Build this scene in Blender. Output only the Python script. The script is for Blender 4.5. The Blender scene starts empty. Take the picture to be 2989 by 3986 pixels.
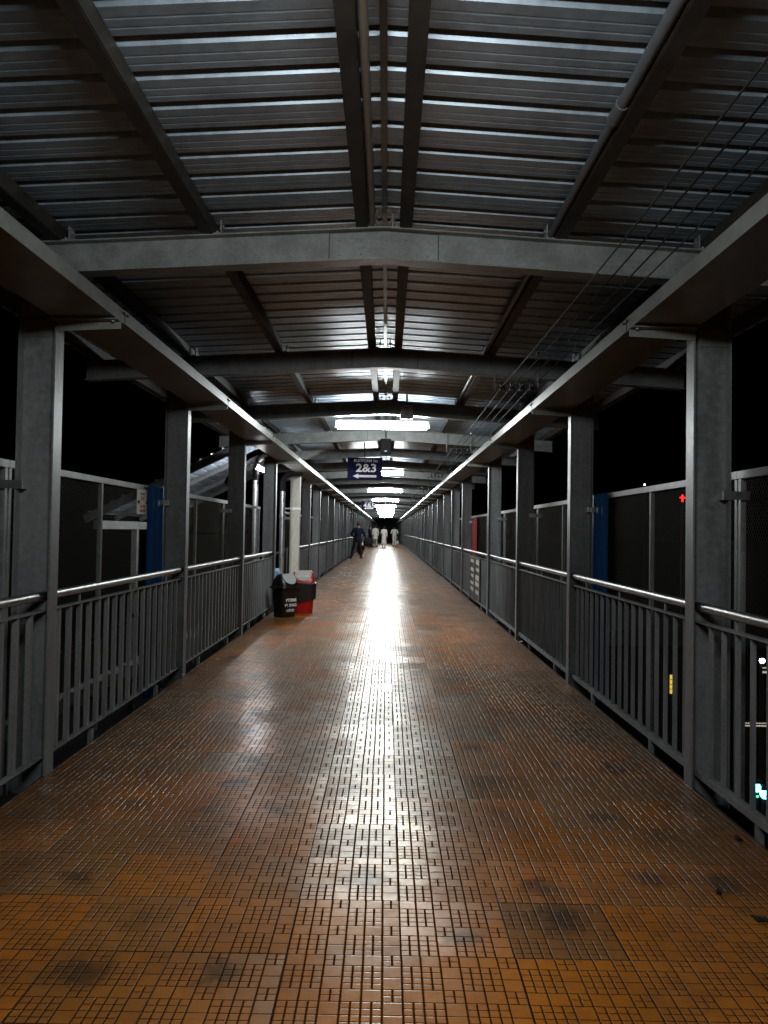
import bpy, bmesh, math, random
from mathutils import Vector, Matrix
R = math.radians
random.seed(7)
scene = bpy.context.scene
col = scene.collection

# ------------------------------------------------------------------ numbers
P = 2.72                      # bay
B0 = 1.38                     # first bent (just over the viewer)
NB = 42                       # bents
YEND = B0 + P * (NB - 1)      # about 113 m
BENTS = [B0 + P * i for i in range(NB)]
LEFT = [1.38, 4.1, 6.82, 9.54, 12.26, 15.2, 17.8] + [20.42 + P * i for i in range(35)]
RIGHT = [1.38, 4.1, 6.82, 9.54, 12.26, 16.5, 19.2] + [21.92 + P * i for i in range(34)]
LEFT = [y for y in LEFT if y < YEND + 0.5]
RIGHT = [y for y in RIGHT if y < YEND + 0.5]
XC = 1.69                     # inner face of the columns
XR = 1.735                    # railing line
XM = 1.96                     # mesh screen line
SL = 0.058                    # roof slope
RX0 = .04                     # ridge sits a little right of the walkway axis
ORD = ['zeroth', 'first', 'second', 'third', 'fourth', 'fifth', 'sixth', 'seventh', 'eighth', 'ninth', 'tenth', 'eleventh',
       'twelfth', 'thirteenth', 'fourteenth', 'fifteenth', 'sixteenth', 'seventeenth', 'eighteenth', 'nineteenth', 'twentieth']
def ordn(n):
    if n <= 20: return ORD[n]
    t = {2: 'twenty', 3: 'thirty', 4: 'forty'}[n // 10]
    return t + '-' + ORD[n % 10] if n % 10 else t[:-1] + 'ieth'

# ------------------------------------------------------------------ mesh helper
class MB:
    def __init__(self): self.v = []; self.f = []; self.sm = []
    def add(self, vs, fs, smooth=False):
        o = len(self.v); self.v += [tuple(p) for p in vs]
        for q in fs: self.f.append(tuple(i + o for i in q)); self.sm.append(smooth)
    def box(self, x0, x1, y0, y1, z0, z1):
        if x0 > x1: x0, x1 = x1, x0
        if y0 > y1: y0, y1 = y1, y0
        vs = [(x, y, z) for z in (z0, z1) for y in (y0, y1) for x in (x0, x1)]
        self.add(vs, [(0, 2, 3, 1), (4, 5, 7, 6), (0, 1, 5, 4), (2, 6, 7, 3), (0, 4, 6, 2), (1, 3, 7, 5)])
    def bbox(self, x0, x1, y0, y1, z0, z1, b=0.004):
        bm = bmesh.new(); bmesh.ops.create_cube(bm, size=1)
        bm.transform(Matrix.Translation(((x0 + x1) / 2, (y0 + y1) / 2, (z0 + z1) / 2)) @ Matrix.Diagonal((abs(x1 - x0), abs(y1 - y0), abs(z1 - z0), 1)))
        bmesh.ops.bevel(bm, geom=list(bm.edges), offset=b, segments=2, affect='EDGES', profile=0.5)
        self.bm(bm)
    def bm(self, bm, smooth=False):
        bm.verts.index_update()
        self.add([v.co for v in bm.verts], [[v.index for v in f.verts] for f in bm.faces], smooth); bm.free()
    def obox(self, M, hx, hy, hz):
        vs = [M @ Vector((x, y, z)) for z in (-hz, hz) for y in (-hy, hy) for x in (-hx, hx)]
        self.add(vs, [(0, 2, 3, 1), (4, 5, 7, 6), (0, 1, 5, 4), (2, 6, 7, 3), (0, 4, 6, 2), (1, 3, 7, 5)])
    def bar(self, p, q, w, h):          # rectangular bar from p to q, h roughly vertical
        p = Vector(p); q = Vector(q); d = (q - p); L = d.length; d.normalize()
        up = Vector((0, 0, 1)) if abs(d.z) < .95 else Vector((0, 1, 0))
        s = d.cross(up).normalized(); u = s.cross(d)
        M = Matrix((s, d, u)).transposed().to_4x4(); M.translation = (p + q) / 2
        self.obox(M, w / 2, L / 2, h / 2)
    def tube(self, pts, rad, n=12, cap=True, sx=1.0):
        pts = [Vector(p) for p in pts]
        if not hasattr(rad, '__len__'): rad = [rad] * len(pts)
        prev = None; vs = []
        for i, p in enumerate(pts):
            d = (pts[min(i + 1, len(pts) - 1)] - pts[max(i - 1, 0)]).normalized()
            if prev is None:
                a = Vector((0, 0, 1)) if abs(d.z) < .9 else Vector((0, 1, 0))
                s = d.cross(a).normalized()
            else:
                s = (prev - d * prev.dot(d)).normalized()
            prev = s; t = d.cross(s)
            for k in range(n):
                a = 2 * math.pi * k / n
                vs.append(p + (s * math.cos(a) * sx + t * math.sin(a)) * rad[i])
        m = len(pts); fs = []
        for i in range(m - 1):
            for k in range(n):
                fs.append((i * n + k, i * n + (k + 1) % n, (i + 1) * n + (k + 1) % n, (i + 1) * n + k))
        self.add(vs, fs, True)
        if cap:
            self.add(vs[:n], [tuple(range(n))[::-1]]); self.add(vs[-n:], [tuple(range(n))])
    def loft(self, rings, cap=True, smooth=True):
        n = len(rings[0]); vs = [p for r in rings for p in r]; fs = []
        for i in range(len(rings) - 1):
            for k in range(n):
                fs.append((i * n + k, i * n + (k + 1) % n, (i + 1) * n + (k + 1) % n, (i + 1) * n + k))
        self.add(vs, fs, smooth)
        if cap:
            self.add(rings[0], [tuple(range(n))[::-1]]); self.add(rings[-1], [tuple(range(n))])
    def prism(self, poly, d0, d1, axis='y'):   # poly in (a,b) -> extrude along axis
        def P3(a, b, c): return {'y': (a, c, b), 'x': (c, a, b), 'z': (a, b, c)}[axis]
        n = len(poly)
        vs = [P3(a, b, d0) for a, b in poly] + [P3(a, b, d1) for a, b in poly]
        fs = [tuple(range(n)), tuple(range(n, 2 * n))[::-1]] + [(k, (k + 1) % n, n + (k + 1) % n, n + k) for k in range(n)]
        self.add(vs, fs)
    def sphere(self, c, r, sc=(1, 1, 1), n=16):
        bm = bmesh.new(); bmesh.ops.create_uvsphere(bm, u_segments=n, v_segments=n // 2 + 2, radius=r)
        bm.transform(Matrix.Translation(c) @ Matrix.Diagonal((*sc, 1))); self.bm(bm, True)
    def mesh(self, name, mat):
        me = bpy.data.meshes.new(name); me.from_pydata(self.v, [], self.f)
        me.polygons.foreach_set('use_smooth', self.sm)
        bm = bmesh.new(); bm.from_mesh(me); bmesh.ops.recalc_face_normals(bm, faces=bm.faces); bm.to_mesh(me); bm.free()
        me.materials.append(mat); me.update(); return me
    def build(self, name, mat, parent=None, loc=None):
        o = bpy.data.objects.new(name, self.mesh(name, mat)); col.objects.link(o)
        if parent: o.parent = parent
        if loc: o.location = loc
        return o
def inst(name, me, parent=None, loc=None, rz=0):
    o = bpy.data.objects.new(name, me); col.objects.link(o)
    if parent: o.parent = parent
    if loc: o.location = loc
    o.rotation_euler.z = rz
    return o
def tag(o, label=None, cat=None, group=None, kind=None):
    if label: o['label'] = label
    if cat: o['category'] = cat
    if group: o['group'] = group
    if kind: o['kind'] = kind
    return o
def empty(name, loc, rz=0):
    o = bpy.data.objects.new(name, None); col.objects.link(o)
    o.location = loc; o.rotation_euler.z = rz; o.empty_display_size = .2; return o

# ------------------------------------------------------------------ node helper
class NT:
    def __init__(self, name):
        self.m = bpy.data.materials.new(name); self.m.use_nodes = True
        self.t = self.m.node_tree; self.n = self.t.nodes; self.l = self.t.links
        self.p = self.n['Principled BSDF']
    def new(self, typ, **kw):
        n = self.n.new(typ)
        for k, v in kw.items(): setattr(n, k, v)
        return n
    def put(self, sock, v):
        if isinstance(v, bpy.types.NodeSocket): self.l.new(v, sock)
        else: sock.default_value = v
    def ma(self, op, a, b=None, c=None, clamp=False):
        n = self.new('ShaderNodeMath', operation=op, use_clamp=clamp)
        self.put(n.inputs[0], a)
        if b is not None: self.put(n.inputs[1], b)
        if c is not None: self.put(n.inputs[2], c)
        return n.outputs[0]
    def sstep(self, x, a, b, to0=0.0, to1=1.0):
        n = self.new('ShaderNodeMapRange', interpolation_type='SMOOTHSTEP')
        self.put(n.inputs[0], x); self.put(n.inputs[1], a); self.put(n.inputs[2], b); self.put(n.inputs[3], to0); self.put(n.inputs[4], to1)
        return n.outputs[0]
    def mix(self, f, a, b, mode='MIX'):
        n = self.new('ShaderNodeMix', data_type='RGBA', blend_type=mode)
        self.put(n.inputs[0], f); self.put(n.inputs[6], a); self.put(n.inputs[7], b); return n.outputs[2]
    def noise(self, vec, scale, detail=3, rough=.55):
        n = self.new('ShaderNodeTexNoise'); n.inputs['Scale'].default_value = scale
        n.inputs['Detail'].default_value = detail; n.inputs['Roughness'].default_value = rough
        self.l.new(vec, n.inputs['Vector']); return n.outputs['Fac']
    def coord(self): return self.new('ShaderNodeTexCoord').outputs['Object']
    def world(self): return self.new('ShaderNodeNewGeometry').outputs['Position']
    def bump(self, h, strength, dist):
        b = self.new('ShaderNodeBump'); b.inputs['Strength'].default_value = strength; b.inputs['Distance'].default_value = dist
        self.l.new(h, b.inputs['Height']); self.l.new(b.outputs[0], self.p.inputs['Normal'])
def c4(r, g, b): return (r, g, b, 1)

def mat_paint(name, c, rough=.45, metal=0, var=.35, scale=5.0, streak=True, rust=0.0, bumpd=.002, spec=.5):
    k = NT(name); w = k.world()
    mp = k.new('ShaderNodeMapping'); k.l.new(w, mp.inputs[0]); mp.inputs['Scale'].default_value = (1, 1, .18 if streak else 1)
    n1 = k.noise(mp.outputs[0], scale, 5, .65); n2 = k.noise(w, scale * 9, 3)
    f = k.ma('ADD', k.ma('MULTIPLY', n1, .7), k.ma('MULTIPLY', n2, .3))
    f = k.sstep(f, .33, .68)
    lo = tuple(v * (1 - var) for v in c); hi = tuple(min(1, v * (1 + var * .6)) for v in c)
    base = k.mix(f, c4(*lo), c4(*hi))
    if rust:
        r = k.sstep(k.noise(w, 3.1, 6, .7), .60, .72)
        base = k.mix(k.ma('MULTIPLY', r, rust), base, c4(.09, .045, .02))
    k.put(k.p.inputs['Base Color'], base)
    k.put(k.p.inputs['Roughness'], k.ma('ADD', k.ma('MULTIPLY', n2, .25), rough - .12))
    k.p.inputs['Metallic'].default_value = metal; k.p.inputs['Specular IOR Level'].default_value = spec
    k.bump(k.ma('ADD', n1, k.ma('MULTIPLY', n2, .5)), .35, bumpd)
    return k.m
def mat_plain(name, c, rough=.5, metal=0, var=.15, scale=20, spec=.5):
    k = NT(name); n = k.noise(k.coord(), scale, 3)
    k.put(k.p.inputs['Base Color'], k.mix(n, c4(*(v * (1 - var) for v in c)), c4(*(min(1, v * (1 + var)) for v in c))))
    k.put(k.p.inputs['Roughness'], k.ma('ADD', k.ma('MULTIPLY', n, .2), rough - .1)); k.p.inputs['Metallic'].default_value = metal
    k.p.inputs['Specular IOR Level'].default_value = spec
    return k.m
def mat_emit(name, c, s):
    k = NT(name); k.p.inputs['Base Color'].default_value = c4(.8, .8, .8)
    k.m.cycles.emission_sampling = 'FRONT' if s > 50 else 'AUTO'
    k.p.inputs['Emission Color'].default_value = c4(*c); k.p.inputs['Emission Strength'].default_value = s
    return k.m

# ---- floor: embossed chequered tiles, 0.355 m, six by six blocks, some quartered
def mat_floor():
    k = NT('embossed_floor_tile'); w = k.coord()
    T = .355
    sep = k.new('ShaderNodeSeparateXYZ'); k.l.new(w, sep.inputs[0])
    u0 = k.ma('DIVIDE', k.ma('SUBTRACT', sep.outputs[0], .145), T)
    v0 = k.ma('DIVIDE', k.ma('SUBTRACT', sep.outputs[1], 2.42), T)
    iu = k.ma('FLOOR', u0); iv = k.ma('FLOOR', v0)
    cb = k.new('ShaderNodeCombineXYZ'); k.l.new(iu, cb.inputs[0]); k.l.new(iv, cb.inputs[1])
    wn = k.new('ShaderNodeTexWhiteNoise', noise_dimensions='3D'); k.l.new(cb.outputs[0], wn.inputs[0])
    h1 = wn.outputs['Value']; hc = k.new('ShaderNodeSeparateColor'); k.l.new(wn.outputs['Color'], hc.inputs[0])
    h2, h3, h4 = hc.outputs[0], hc.outputs[1], hc.outputs[2]
    # slight wobble of each tile's laying
    ju = k.ma('MULTIPLY', k.ma('SUBTRACT', h2, .5), .012); jv = k.ma('MULTIPLY', k.ma('SUBTRACT', h3, .5), .012)
    fu = k.ma('MULTIPLY', k.ma('ADD', k.ma('SUBTRACT', u0, iu), ju), 6); fv = k.ma('MULTIPLY', k.ma('ADD', k.ma('SUBTRACT', v0, iv), jv), 6)
    ci = k.ma('FLOOR', fu); cj = k.ma('FLOOR', fv)
    B = k.ma('GREATER_THAN', k.ma('FLOORED_MODULO', ci, 3), 1.5); S = k.ma('GREATER_THAN', k.ma('FLOORED_MODULO', cj, 3), 1.5)
    sub = k.ma('SUBTRACT', 1, k.ma('ABSOLUTE', k.ma('SUBTRACT', B, S)))
    au = k.ma('FRACT', fu); av = k.ma('FRACT', fv)
    def edge(a): return k.ma('SUBTRACT', .5, k.ma('ABSOLUTE', k.ma('SUBTRACT', a, .5)))
    def half(a): return k.ma('ADD', k.ma('ABSOLUTE', k.ma('SUBTRACT', a, .5)), k.ma('MULTIPLY', k.ma('SUBTRACT', 1, sub), 9))
    # worn irregular edges
    wv = k.ma('MULTIPLY', k.ma('SUBTRACT', k.noise(w, 90, 2), .5), .03)
    du = k.ma('MINIMUM', edge(au), half(au)); dv = k.ma('MINIMUM', edge(av), half(av))
    d = k.ma('ADD', k.ma('MINIMUM', du, k.ma('MULTIPLY', dv, 1.25)), wv)
    raised = k.sstep(d, .028, .052)
    # tile joints
    eu = k.ma('SUBTRACT', .5, k.ma('ABSOLUTE', k.ma('SUBTRACT', k.ma('FRACT', u0), .5)))
    ev = k.ma('SUBTRACT', .5, k.ma('ABSOLUTE', k.ma('SUBTRACT', k.ma('FRACT', v0), .5)))
    joint = k.sstep(k.ma('MINIMUM', eu, ev), .004, .010)
    # colours
    tone = k.mix(k.sstep(h1, .15, .95), c4(.55, .172, .014), c4(.32, .138, .034))
    tone = k.mix(k.sstep(h4, .70, .9), tone, c4(.56, .17, .014))
    tone = k.mix(k.ma('MULTIPLY', k.sstep(h3, .8, .95), .6), tone, c4(.17, .10, .04))
    big = k.sstep(k.noise(w, 1.6, 5, .6), .35, .7); tone = k.mix(k.ma('MULTIPLY', big, .62), tone, c4(.11, .040, .008))
    # dark scuffs: one smudge per tile at a wandering spot
    sx = k.ma('SUBTRACT', k.ma('SUBTRACT', u0, iu), k.ma('ADD', .3, k.ma('MULTIPLY', h2, .4)))
    sy = k.ma('SUBTRACT', k.ma('SUBTRACT', v0, iv), k.ma('ADD', .3, k.ma('MULTIPLY', h3, .4)))
    r = k.ma('SQRT', k.ma('ADD', k.ma('MULTIPLY', sx, sx), k.ma('MULTIPLY', sy, sy)))
    r = k.ma('ADD', r, k.ma('ADD', k.ma('MULTIPLY', k.ma('SUBTRACT', k.noise(w, 9, 6, .72), .5), .75), k.ma('MULTIPLY', k.ma('SUBTRACT', k.noise(w, 2.3, 2), .5), .3)))
    smud = k.ma('MULTIPLY', k.sstep(r, .34, .02), k.sstep(h4, .35, .8))
    fine = k.noise(w, 55, 5, .7)
    grime = k.ma('MULTIPLY', k.sstep(k.ma('ADD', k.ma('ABSOLUTE', sep.outputs[0]), k.ma('MULTIPLY', k.ma('SUBTRACT', k.noise(w, 2.1, 6, .7), .5), 1.5)), 1.05, 1.75), .75)
    tone = k.mix(grime, tone, c4(.075, .032, .010))
    tone = k.mix(k.ma('MULTIPLY', smud, .8), tone, c4(.035, .024, .014))
    tone = k.mix(k.ma('MULTIPLY', k.sstep(fine, .45, .75), .3), tone, c4(.10, .05, .018))
    groove = c4(.05, .019, .005)
    base = k.mix(raised, groove, tone); base = k.mix(joint, c4(.03, .016, .008), base)
    k.put(k.p.inputs['Base Color'], base)
    ro = k.ma('ADD', .13, k.ma('MULTIPLY', k.sstep(k.noise(w, 3.2, 4), .35, .75), .08))
    ro = k.ma('ADD', ro, k.ma('MULTIPLY', h2, .11))
    ro = k.ma('ADD', ro, k.ma('MULTIPLY', k.sstep(fine, .4, .8), .07))
    edgeX = k.sstep(k.ma('ABSOLUTE', sep.outputs[0]), .8, 1.6); ro = k.ma('ADD', ro, k.ma('MULTIPLY', edgeX, .10))
    k.put(k.p.inputs['Coat Roughness'], ro); k.put(k.p.inputs['Coat Weight'], k.ma('MULTIPLY', k.ma('MULTIPLY', k.sstep(d, .028, .038), k.sstep(k.noise(w, 6.5, 5, .7), .36, .6)), .26)); k.p.inputs['Coat IOR'].default_value = 1.5
    k.put(k.p.inputs['Roughness'], k.ma('MAXIMUM', .28, k.ma('ADD', ro, .09)))
    patch = k.ma('ADD', .35, k.ma('MULTIPLY', k.sstep(k.noise(w, 4.5, 6, .7), .38, .60), .65))
    k.put(k.p.inputs['Specular IOR Level'], k.ma('MULTIPLY', k.ma('MULTIPLY', k.sstep(d, .028, .040), patch), .85)); k.p.inputs['Specular Tint'].default_value = c4(1, .74, .42)
    # the slopes of the groove walls, worked out exactly so that they hold at any distance
    def bell(d): 
        q = k.ma('DIVIDE', k.ma('SUBTRACT', d, .049), .023)
        return k.ma('MAXIMUM', k.ma('SUBTRACT', 1, k.ma('MULTIPLY', q, q)), 0)
    def slope(a):
        e = k.ma('MULTIPLY', k.ma('SIGN', k.ma('SUBTRACT', .5, a)), bell(k.ma('ADD', edge(a), wv)))
        h_ = k.ma('MULTIPLY', k.ma('MULTIPLY', k.ma('SIGN', k.ma('SUBTRACT', a, .5)), bell(k.ma('ADD', k.ma('ABSOLUTE', k.ma('SUBTRACT', a, .5)), wv))), sub)
        return k.ma('ADD', e, h_)
    nz = k.new('ShaderNodeTexNoise'); nz.inputs['Scale'].default_value = 38; nz.inputs['Detail'].default_value = 4; k.l.new(w, nz.inputs['Vector'])
    nzs = k.new('ShaderNodeSeparateColor'); k.l.new(nz.outputs['Color'], nzs.inputs[0])
    def comp(sl, A, hh, ch, t, g_):
        r_ = k.ma('MULTIPLY', sl, -A)
        r_ = k.ma('ADD', r_, k.ma('MULTIPLY', k.ma('SUBTRACT', hh, .5), t))
        return k.ma('ADD', r_, k.ma('MULTIPLY', k.ma('SUBTRACT', ch, .5), g_))
    nx = comp(slope(au), .80, h3, nzs.outputs[0], .05, .06); ny = comp(slope(av), .55, h4, nzs.outputs[1], .06, .06)
    cn = k.new('ShaderNodeCombineXYZ'); k.l.new(nx, cn.inputs[0]); k.l.new(ny, cn.inputs[1]); cn.inputs[2].default_value = 1
    vn = k.new('ShaderNodeVectorMath', operation='NORMALIZE'); k.l.new(cn.outputs[0], vn.inputs[0])
    k.l.new(vn.outputs[0], k.p.inputs['Normal']); k.l.new(vn.outputs[0], k.p.inputs['Coat Normal'])
    return k.m

M = {}
M['floor'] = mat_floor()
M['steel'] = mat_paint('grey_painted_steel', (.17, .178, .188), .42, 0, .45, 4, True, .35)
M['beam'] = mat_paint('grey_painted_beam', (.18, .195, .19), .40, 0, .35, 7, False, .12)
M['rail'] = mat_paint('grey_bar_paint', (.20, .21, .215), .5, 0, .35, 9)
M['cream'] = mat_paint('cream_painted_steel', (.55, .55, .47), .5, 0, .3, 3, True, .25)
M['gutter'] = mat_paint('galvanised_gutter', (.20, .21, .195), .38, .15, .25, 4, False, .15)
M['sheet'] = mat_paint('ribbed_zinc_sheet', (.27, .335, .40), .38, .35, .34, 2.2, False, 0, .0004)
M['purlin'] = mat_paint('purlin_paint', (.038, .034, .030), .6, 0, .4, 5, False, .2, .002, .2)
M['inox'] = mat_plain('polished_steel_tube', (.22, .22, .22), .36, 1.0, .1, 30)
M['zinc'] = mat_plain('zinc_pipe', (.55, .57, .58), .3, .9, .2, 15)
M['black'] = mat_plain('black_plastic', (.006, .006, .0065), .35)
M['matt'] = mat_plain('matt_black_cabinet', (.012, .012, .014), .85, 0, .2, 20, .1)
M['dark'] = mat_plain('dark_steel', (.02, .02, .021), .5, 0, .3)
M['pvc'] = mat_plain('grey_plastic_conduit', (.17, .15, .125), .45)
M['pipe'] = mat_plain('dull_grey_pipe', (.085, .09, .10), .5)
M['blue'] = mat_paint('blue_coated_sheet', (.008, .075, .25), .38, 0, .25, 4)
M['red'] = mat_plain('red_plastic', (.42, .012, .012), .35)
M['redsheet'] = mat_paint('red_coated_sheet', (.40, .05, .045), .5, 0, .35, 8)
M['flap'] = mat_plain('grey_flap_plastic', (.42, .43, .44), .4)
M['paper'] = mat_plain('white_paper', (.62, .60, .55), .7, 0, .25, 30)
M['navy'] = mat_plain('navy_sign_paint', (.006, .007, .045), .6, 0, .1, 20, .1)
M['letter'] = mat_plain('white_sign_lettering', (.80, .80, .80), .5)
M['redletter'] = mat_plain('dark_red_lettering', (.30, .03, .03), .6)
M['mesh'] = mat_plain('expanded_metal', (.10, .092, .075), .7, 0, .3, 6, .1)
M['wire'] = mat_plain('black_cable', (.016, .014, .012), .7, 0, .2, 20, .2)
M['batten'] = mat_plain('white_batten_enamel', (.35, .35, .33), .4)
M['box'] = mat_plain('beige_box_enamel', (.42, .41, .35), .5)
M['skin'] = mat_plain('brown_skin', (.22, .11, .06), .5)
M['hair'] = mat_plain('black_hair', (.012, .010, .009), .6)
M['navycloth'] = mat_plain('navy_cloth', (.005, .006, .020), .85, 0, .3, 40, .2)
M['blackcloth'] = mat_plain('black_cloth', (.012, .012, .014), .85, 0, .3, 40, .2)
M['whitecloth'] = mat_plain('white_cotton', (.66, .66, .64), .85, 0, .08, 40, .2)
M['greycloth'] = mat_plain('pale_grey_cotton', (.45, .46, .44), .85, 0, .1, 40, .2)
M['plum'] = mat_plain('plum_cloth', (.05, .03, .045), .85, 0, .3, 40, .2)
M['maroon'] = mat_plain('maroon_cloth', (.10, .025, .025), .85, 0, .3, 40, .2)
M['paleblue'] = mat_plain('pale_blue_cotton', (.32, .52, .72), .8, 0, .15, 30, .2)
M['leather'] = mat_plain('dark_leather', (.02, .016, .013), .4)
M['bagpoly'] = mat_plain('pale_blue_polythene', (.55, .65, .72), .3)
M['asphalt'] = mat_plain('dark_ballast', (.04, .038, .035), .9, 0, .5, 2)
M['concrete'] = mat_paint('dim_concrete', (.20, .19, .18), .8, 0, .3, 2, False)
M['endwall'] = mat_paint('dark_blue_sheeting', (.07, .09, .12), .6, 0, .3, 1, False)
TUBE = mat_emit('lit_tube', (.94, 1.0, .99), 165); TUBE0 = mat_emit('lit_tube_older', (.96, 1.0, .98), 112)
M['tube2'] = mat_emit('lit_stair_tube', (.98, .97, 1.0), 190)
M['e_red'] = mat_emit('lit_red', (1, .01, .01), 4)
M['e_white'] = mat_emit('lit_white', (.85, .92, 1), 12)
M['e_cyan'] = mat_emit('lit_cyan', (.12, .62, 1), 9)
M['e_yellow'] = mat_emit('lit_yellow', (1, .68, .06), .9)
M['e_warm'] = mat_emit('lit_warm', (1, .66, .25), .55)
M['e_pale'] = mat_emit('lit_pale', (1, .93, .75), .45)
M['e_green'] = mat_emit('lit_green', (.05, 1, .2), 3)

# ------------------------------------------------------------------ setting
g = MB(); g.add([(-600, -600, -6.3), (600, -600, -6.3), (600, 900, -6.3), (-600, 900, -6.3)], [(0, 1, 2, 3)])
tag(g.build('ground', M['asphalt']), kind='structure')
f = MB(); f.box(-1.70, 1.70, -4, YEND + 1, -.12, 0)
tag(f.build('floor', M['floor']), kind='structure')
for s, side in ((-1, 'left'), (1, 'right')):
    e = MB(); e.box(s * 1.702, s * 1.712, -4, YEND + 1, -.32, -.002); e.box(s * 1.712, s * 2.03, -4, YEND + 1, -.32, -.30)
    tag(e.build('edge_girder', M['dark']), 'dark steel girder carrying the %s edge of the tiled walkway' % side, 'girder', 'edge girders under the walkway', 'thing')

# ------------------------------------------------------------------ roof
def zroof(x): return 1.32 + 1.70 - SL * abs(x)
def rib_profile(y0, y1, pitch=.2):
    pts = []; y = y0
    while y < y1:
        pts += [(y, 0), (y + .050, 0), (y + .053, .0016), (y + .060, .0016), (y + .063, 0), (y + .098, 0), (y + .101, .0016), (y + .108, .0016), (y + .111, 0),
                (y + .143, 0), (y + .156, .029), (y + .188, .029)]
        y += pitch
    pts.append((y, 0)); return pts
roof = empty('corrugated_roof', (RX0, 40, 2.9))
tag(roof, 'long ribbed grey steel sheet roof pitched over the whole walkway', 'roof', None, 'thing')
prof = rib_profile(-4, YEND + 1)
for s in (-1, 1):
    m = MB(); xs = [0.0, .9, 1.8, 2.72]
    vs = [(s * x, y - 40, zroof(x) + dz - 2.9) for x in xs for (y, dz) in prof]; n = len(prof)
    fs = [(i * n + k, i * n + k + 1, (i + 1) * n + k + 1, (i + 1) * n + k) for i in range(len(xs) - 1) for k in range(n - 1)]
    m.add(vs, fs); m.build('roof_slope', M['sheet'], roof)
# purlins (cold rolled Z along the walkway)
PX = (.0875, .91, 1.72, 2.5)
pn = {.0875: 'ridge', .91: 'inner', 1.72: 'eaves', 2.5: 'outermost'}
for s, side in ((-1, 'left'), (1, 'right')):
    for x in PX:
        m = MB(); z = zroof(x) - .004; y0, y1 = -3.9, YEND + .6
        m.box(-.003, .003, y0 - 40, y1 - 40, -.078, 0)
        m.box(s * .0031, s * .062, y0 - 40, y1 - 40, -.081, -.076); m.box(s * .0031, s * .05, y0 - 40, y1 - 40, -.004, -.001)
        m.box(s * .0585, s * .062, y0 - 40, y1 - 40, -.0759, -.062)
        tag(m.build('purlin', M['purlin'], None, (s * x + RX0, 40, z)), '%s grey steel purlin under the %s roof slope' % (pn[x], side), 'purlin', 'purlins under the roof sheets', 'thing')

# ------------------------------------------------------------------ roof beams
HB = 1.446 + 1.32     # underside at the centre
def zb(x): return HB - SL * abs(x)
def beam_mesh():
    W = 2.66; H = .172
    m = MB()
    for s in (-1, 1):
        zz = lambda x: zb(x) - HB
        def slab(z0, z1, y0, y1):
            vs = []
            for x in (0, W):
                for y in (y0, y1):
                    for z in (z0, z1): vs.append((s * x, y, zz(x) + z))
            m.add(vs, [(0, 1, 3, 2), (4, 6, 7, 5), (0, 4, 5, 1), (2, 3, 7, 6), (0, 2, 6, 4), (1, 5, 7, 3)])
        slab(.008, H - .008, -.004, .004); slab(0, .0078, -.05, .05); slab(H - .0078, H, -.05, .05)
    return m
beam_me = beam_mesh().mesh('roof_beam', M['beam'])
pm = MB()
for yy in (-.0105,):
    a = .29; zz = lambda x: -SL * abs(x)
    poly = [(-a, zz(a) + .014), (0, .014), (a, zz(a) + .014), (a, zz(a) + .158), (0, .158), (-a, zz(a) + .158)]
    pm.prism(poly, -.0112, -.0042, 'y')
    for px in (-.24, -.12, .12, .24):
        for pz in (.045, .125): pm.tube([(px, -.0185, pz + zz(px)), (px, -.011, pz + zz(px))], .010, 6)
plate_me = pm.mesh('splice_plate', M['beam'])
qm = MB(); a = .296; zz = lambda x: -SL * abs(x)
qm.prism([(-a, zz(a) + .0085), (0, .0085), (a, zz(a) + .0085), (a, zz(a) + .163), (0, .163), (-a, zz(a) + .163)], -.0062, -.0040, 'y')
seam_me = qm.mesh('seam', M['dark'])
cm = MB(); cm.box(-.055, .045, -.035, .035, 0, .006); cm.box(.039, .045, -.035, .035, .006, .075); cm.tube([(.02, -.02, .006), (.02, -.02, .018)], .009, 6); cm.tube([(.03, 0, .05), (.052, 0, .05)], .009, 6)
cleat_me = cm.mesh('cleat', M['rail'])
for i, y in enumerate(BENTS):
    o = inst('roof_beam', beam_me, None, (RX0, y, HB))
    lab = 'grey steel roof beam spanning the walkway, %s one counted from the viewer' % ordn(i) if i else 'grey steel roof beam just above the viewer at the near end'
    tag(o, lab, 'roof beam', 'roof beams across the walkway', 'thing')
    if i < 12:
        inst('splice_plate', plate_me, o); inst('seam', seam_me, o)
    if i < 6:
        for s in (-1, 1):
            for x in PX[:3]:
                cl = inst('cleat', cleat_me, o, (s * x, -.01, .172 - SL * x + .001)); cl.scale = (-s, 1, 1)

# ------------------------------------------------------------------ columns
def col_mesh(s, zt):
    m = MB()
    m.box(0, s * .010, -.05, .05, -.10, zt); m.box(s * .0102, s * .1898, -.004, .004, -.10, zt); m.box(s * .190, s * .200, -.05, .05, -.10, zt)
    return m
def br_mesh(s):
    m = MB(); m.box(s * .005, s * -.345, -.106, -.052, 2.405, 2.4105)
    m.prism([(s * .005, 2.349), (s * -.345, 2.366), (s * -.345, 2.4048), (s * .005, 2.4048)], -.057, -.052, 'y')
    m.tube([(s * -.31, -.08, 2.396), (s * -.31, -.08, 2.405)], .010, 6)
    m.box(s * .0102, s * .19, -.0092, -.0042, 2.33, 2.42)
    return m
bp = MB(); bp.box(-.02, .22, -.07, .07, -.098, -.02)
colm = {s: col_mesh(s, zb(1.79) - .002).mesh('column', M['steel']) for s in (-1, 1)}
brm = {s: br_mesh(s).mesh('gutter_bracket', M['gutter']) for s in (-1, 1)}
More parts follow.
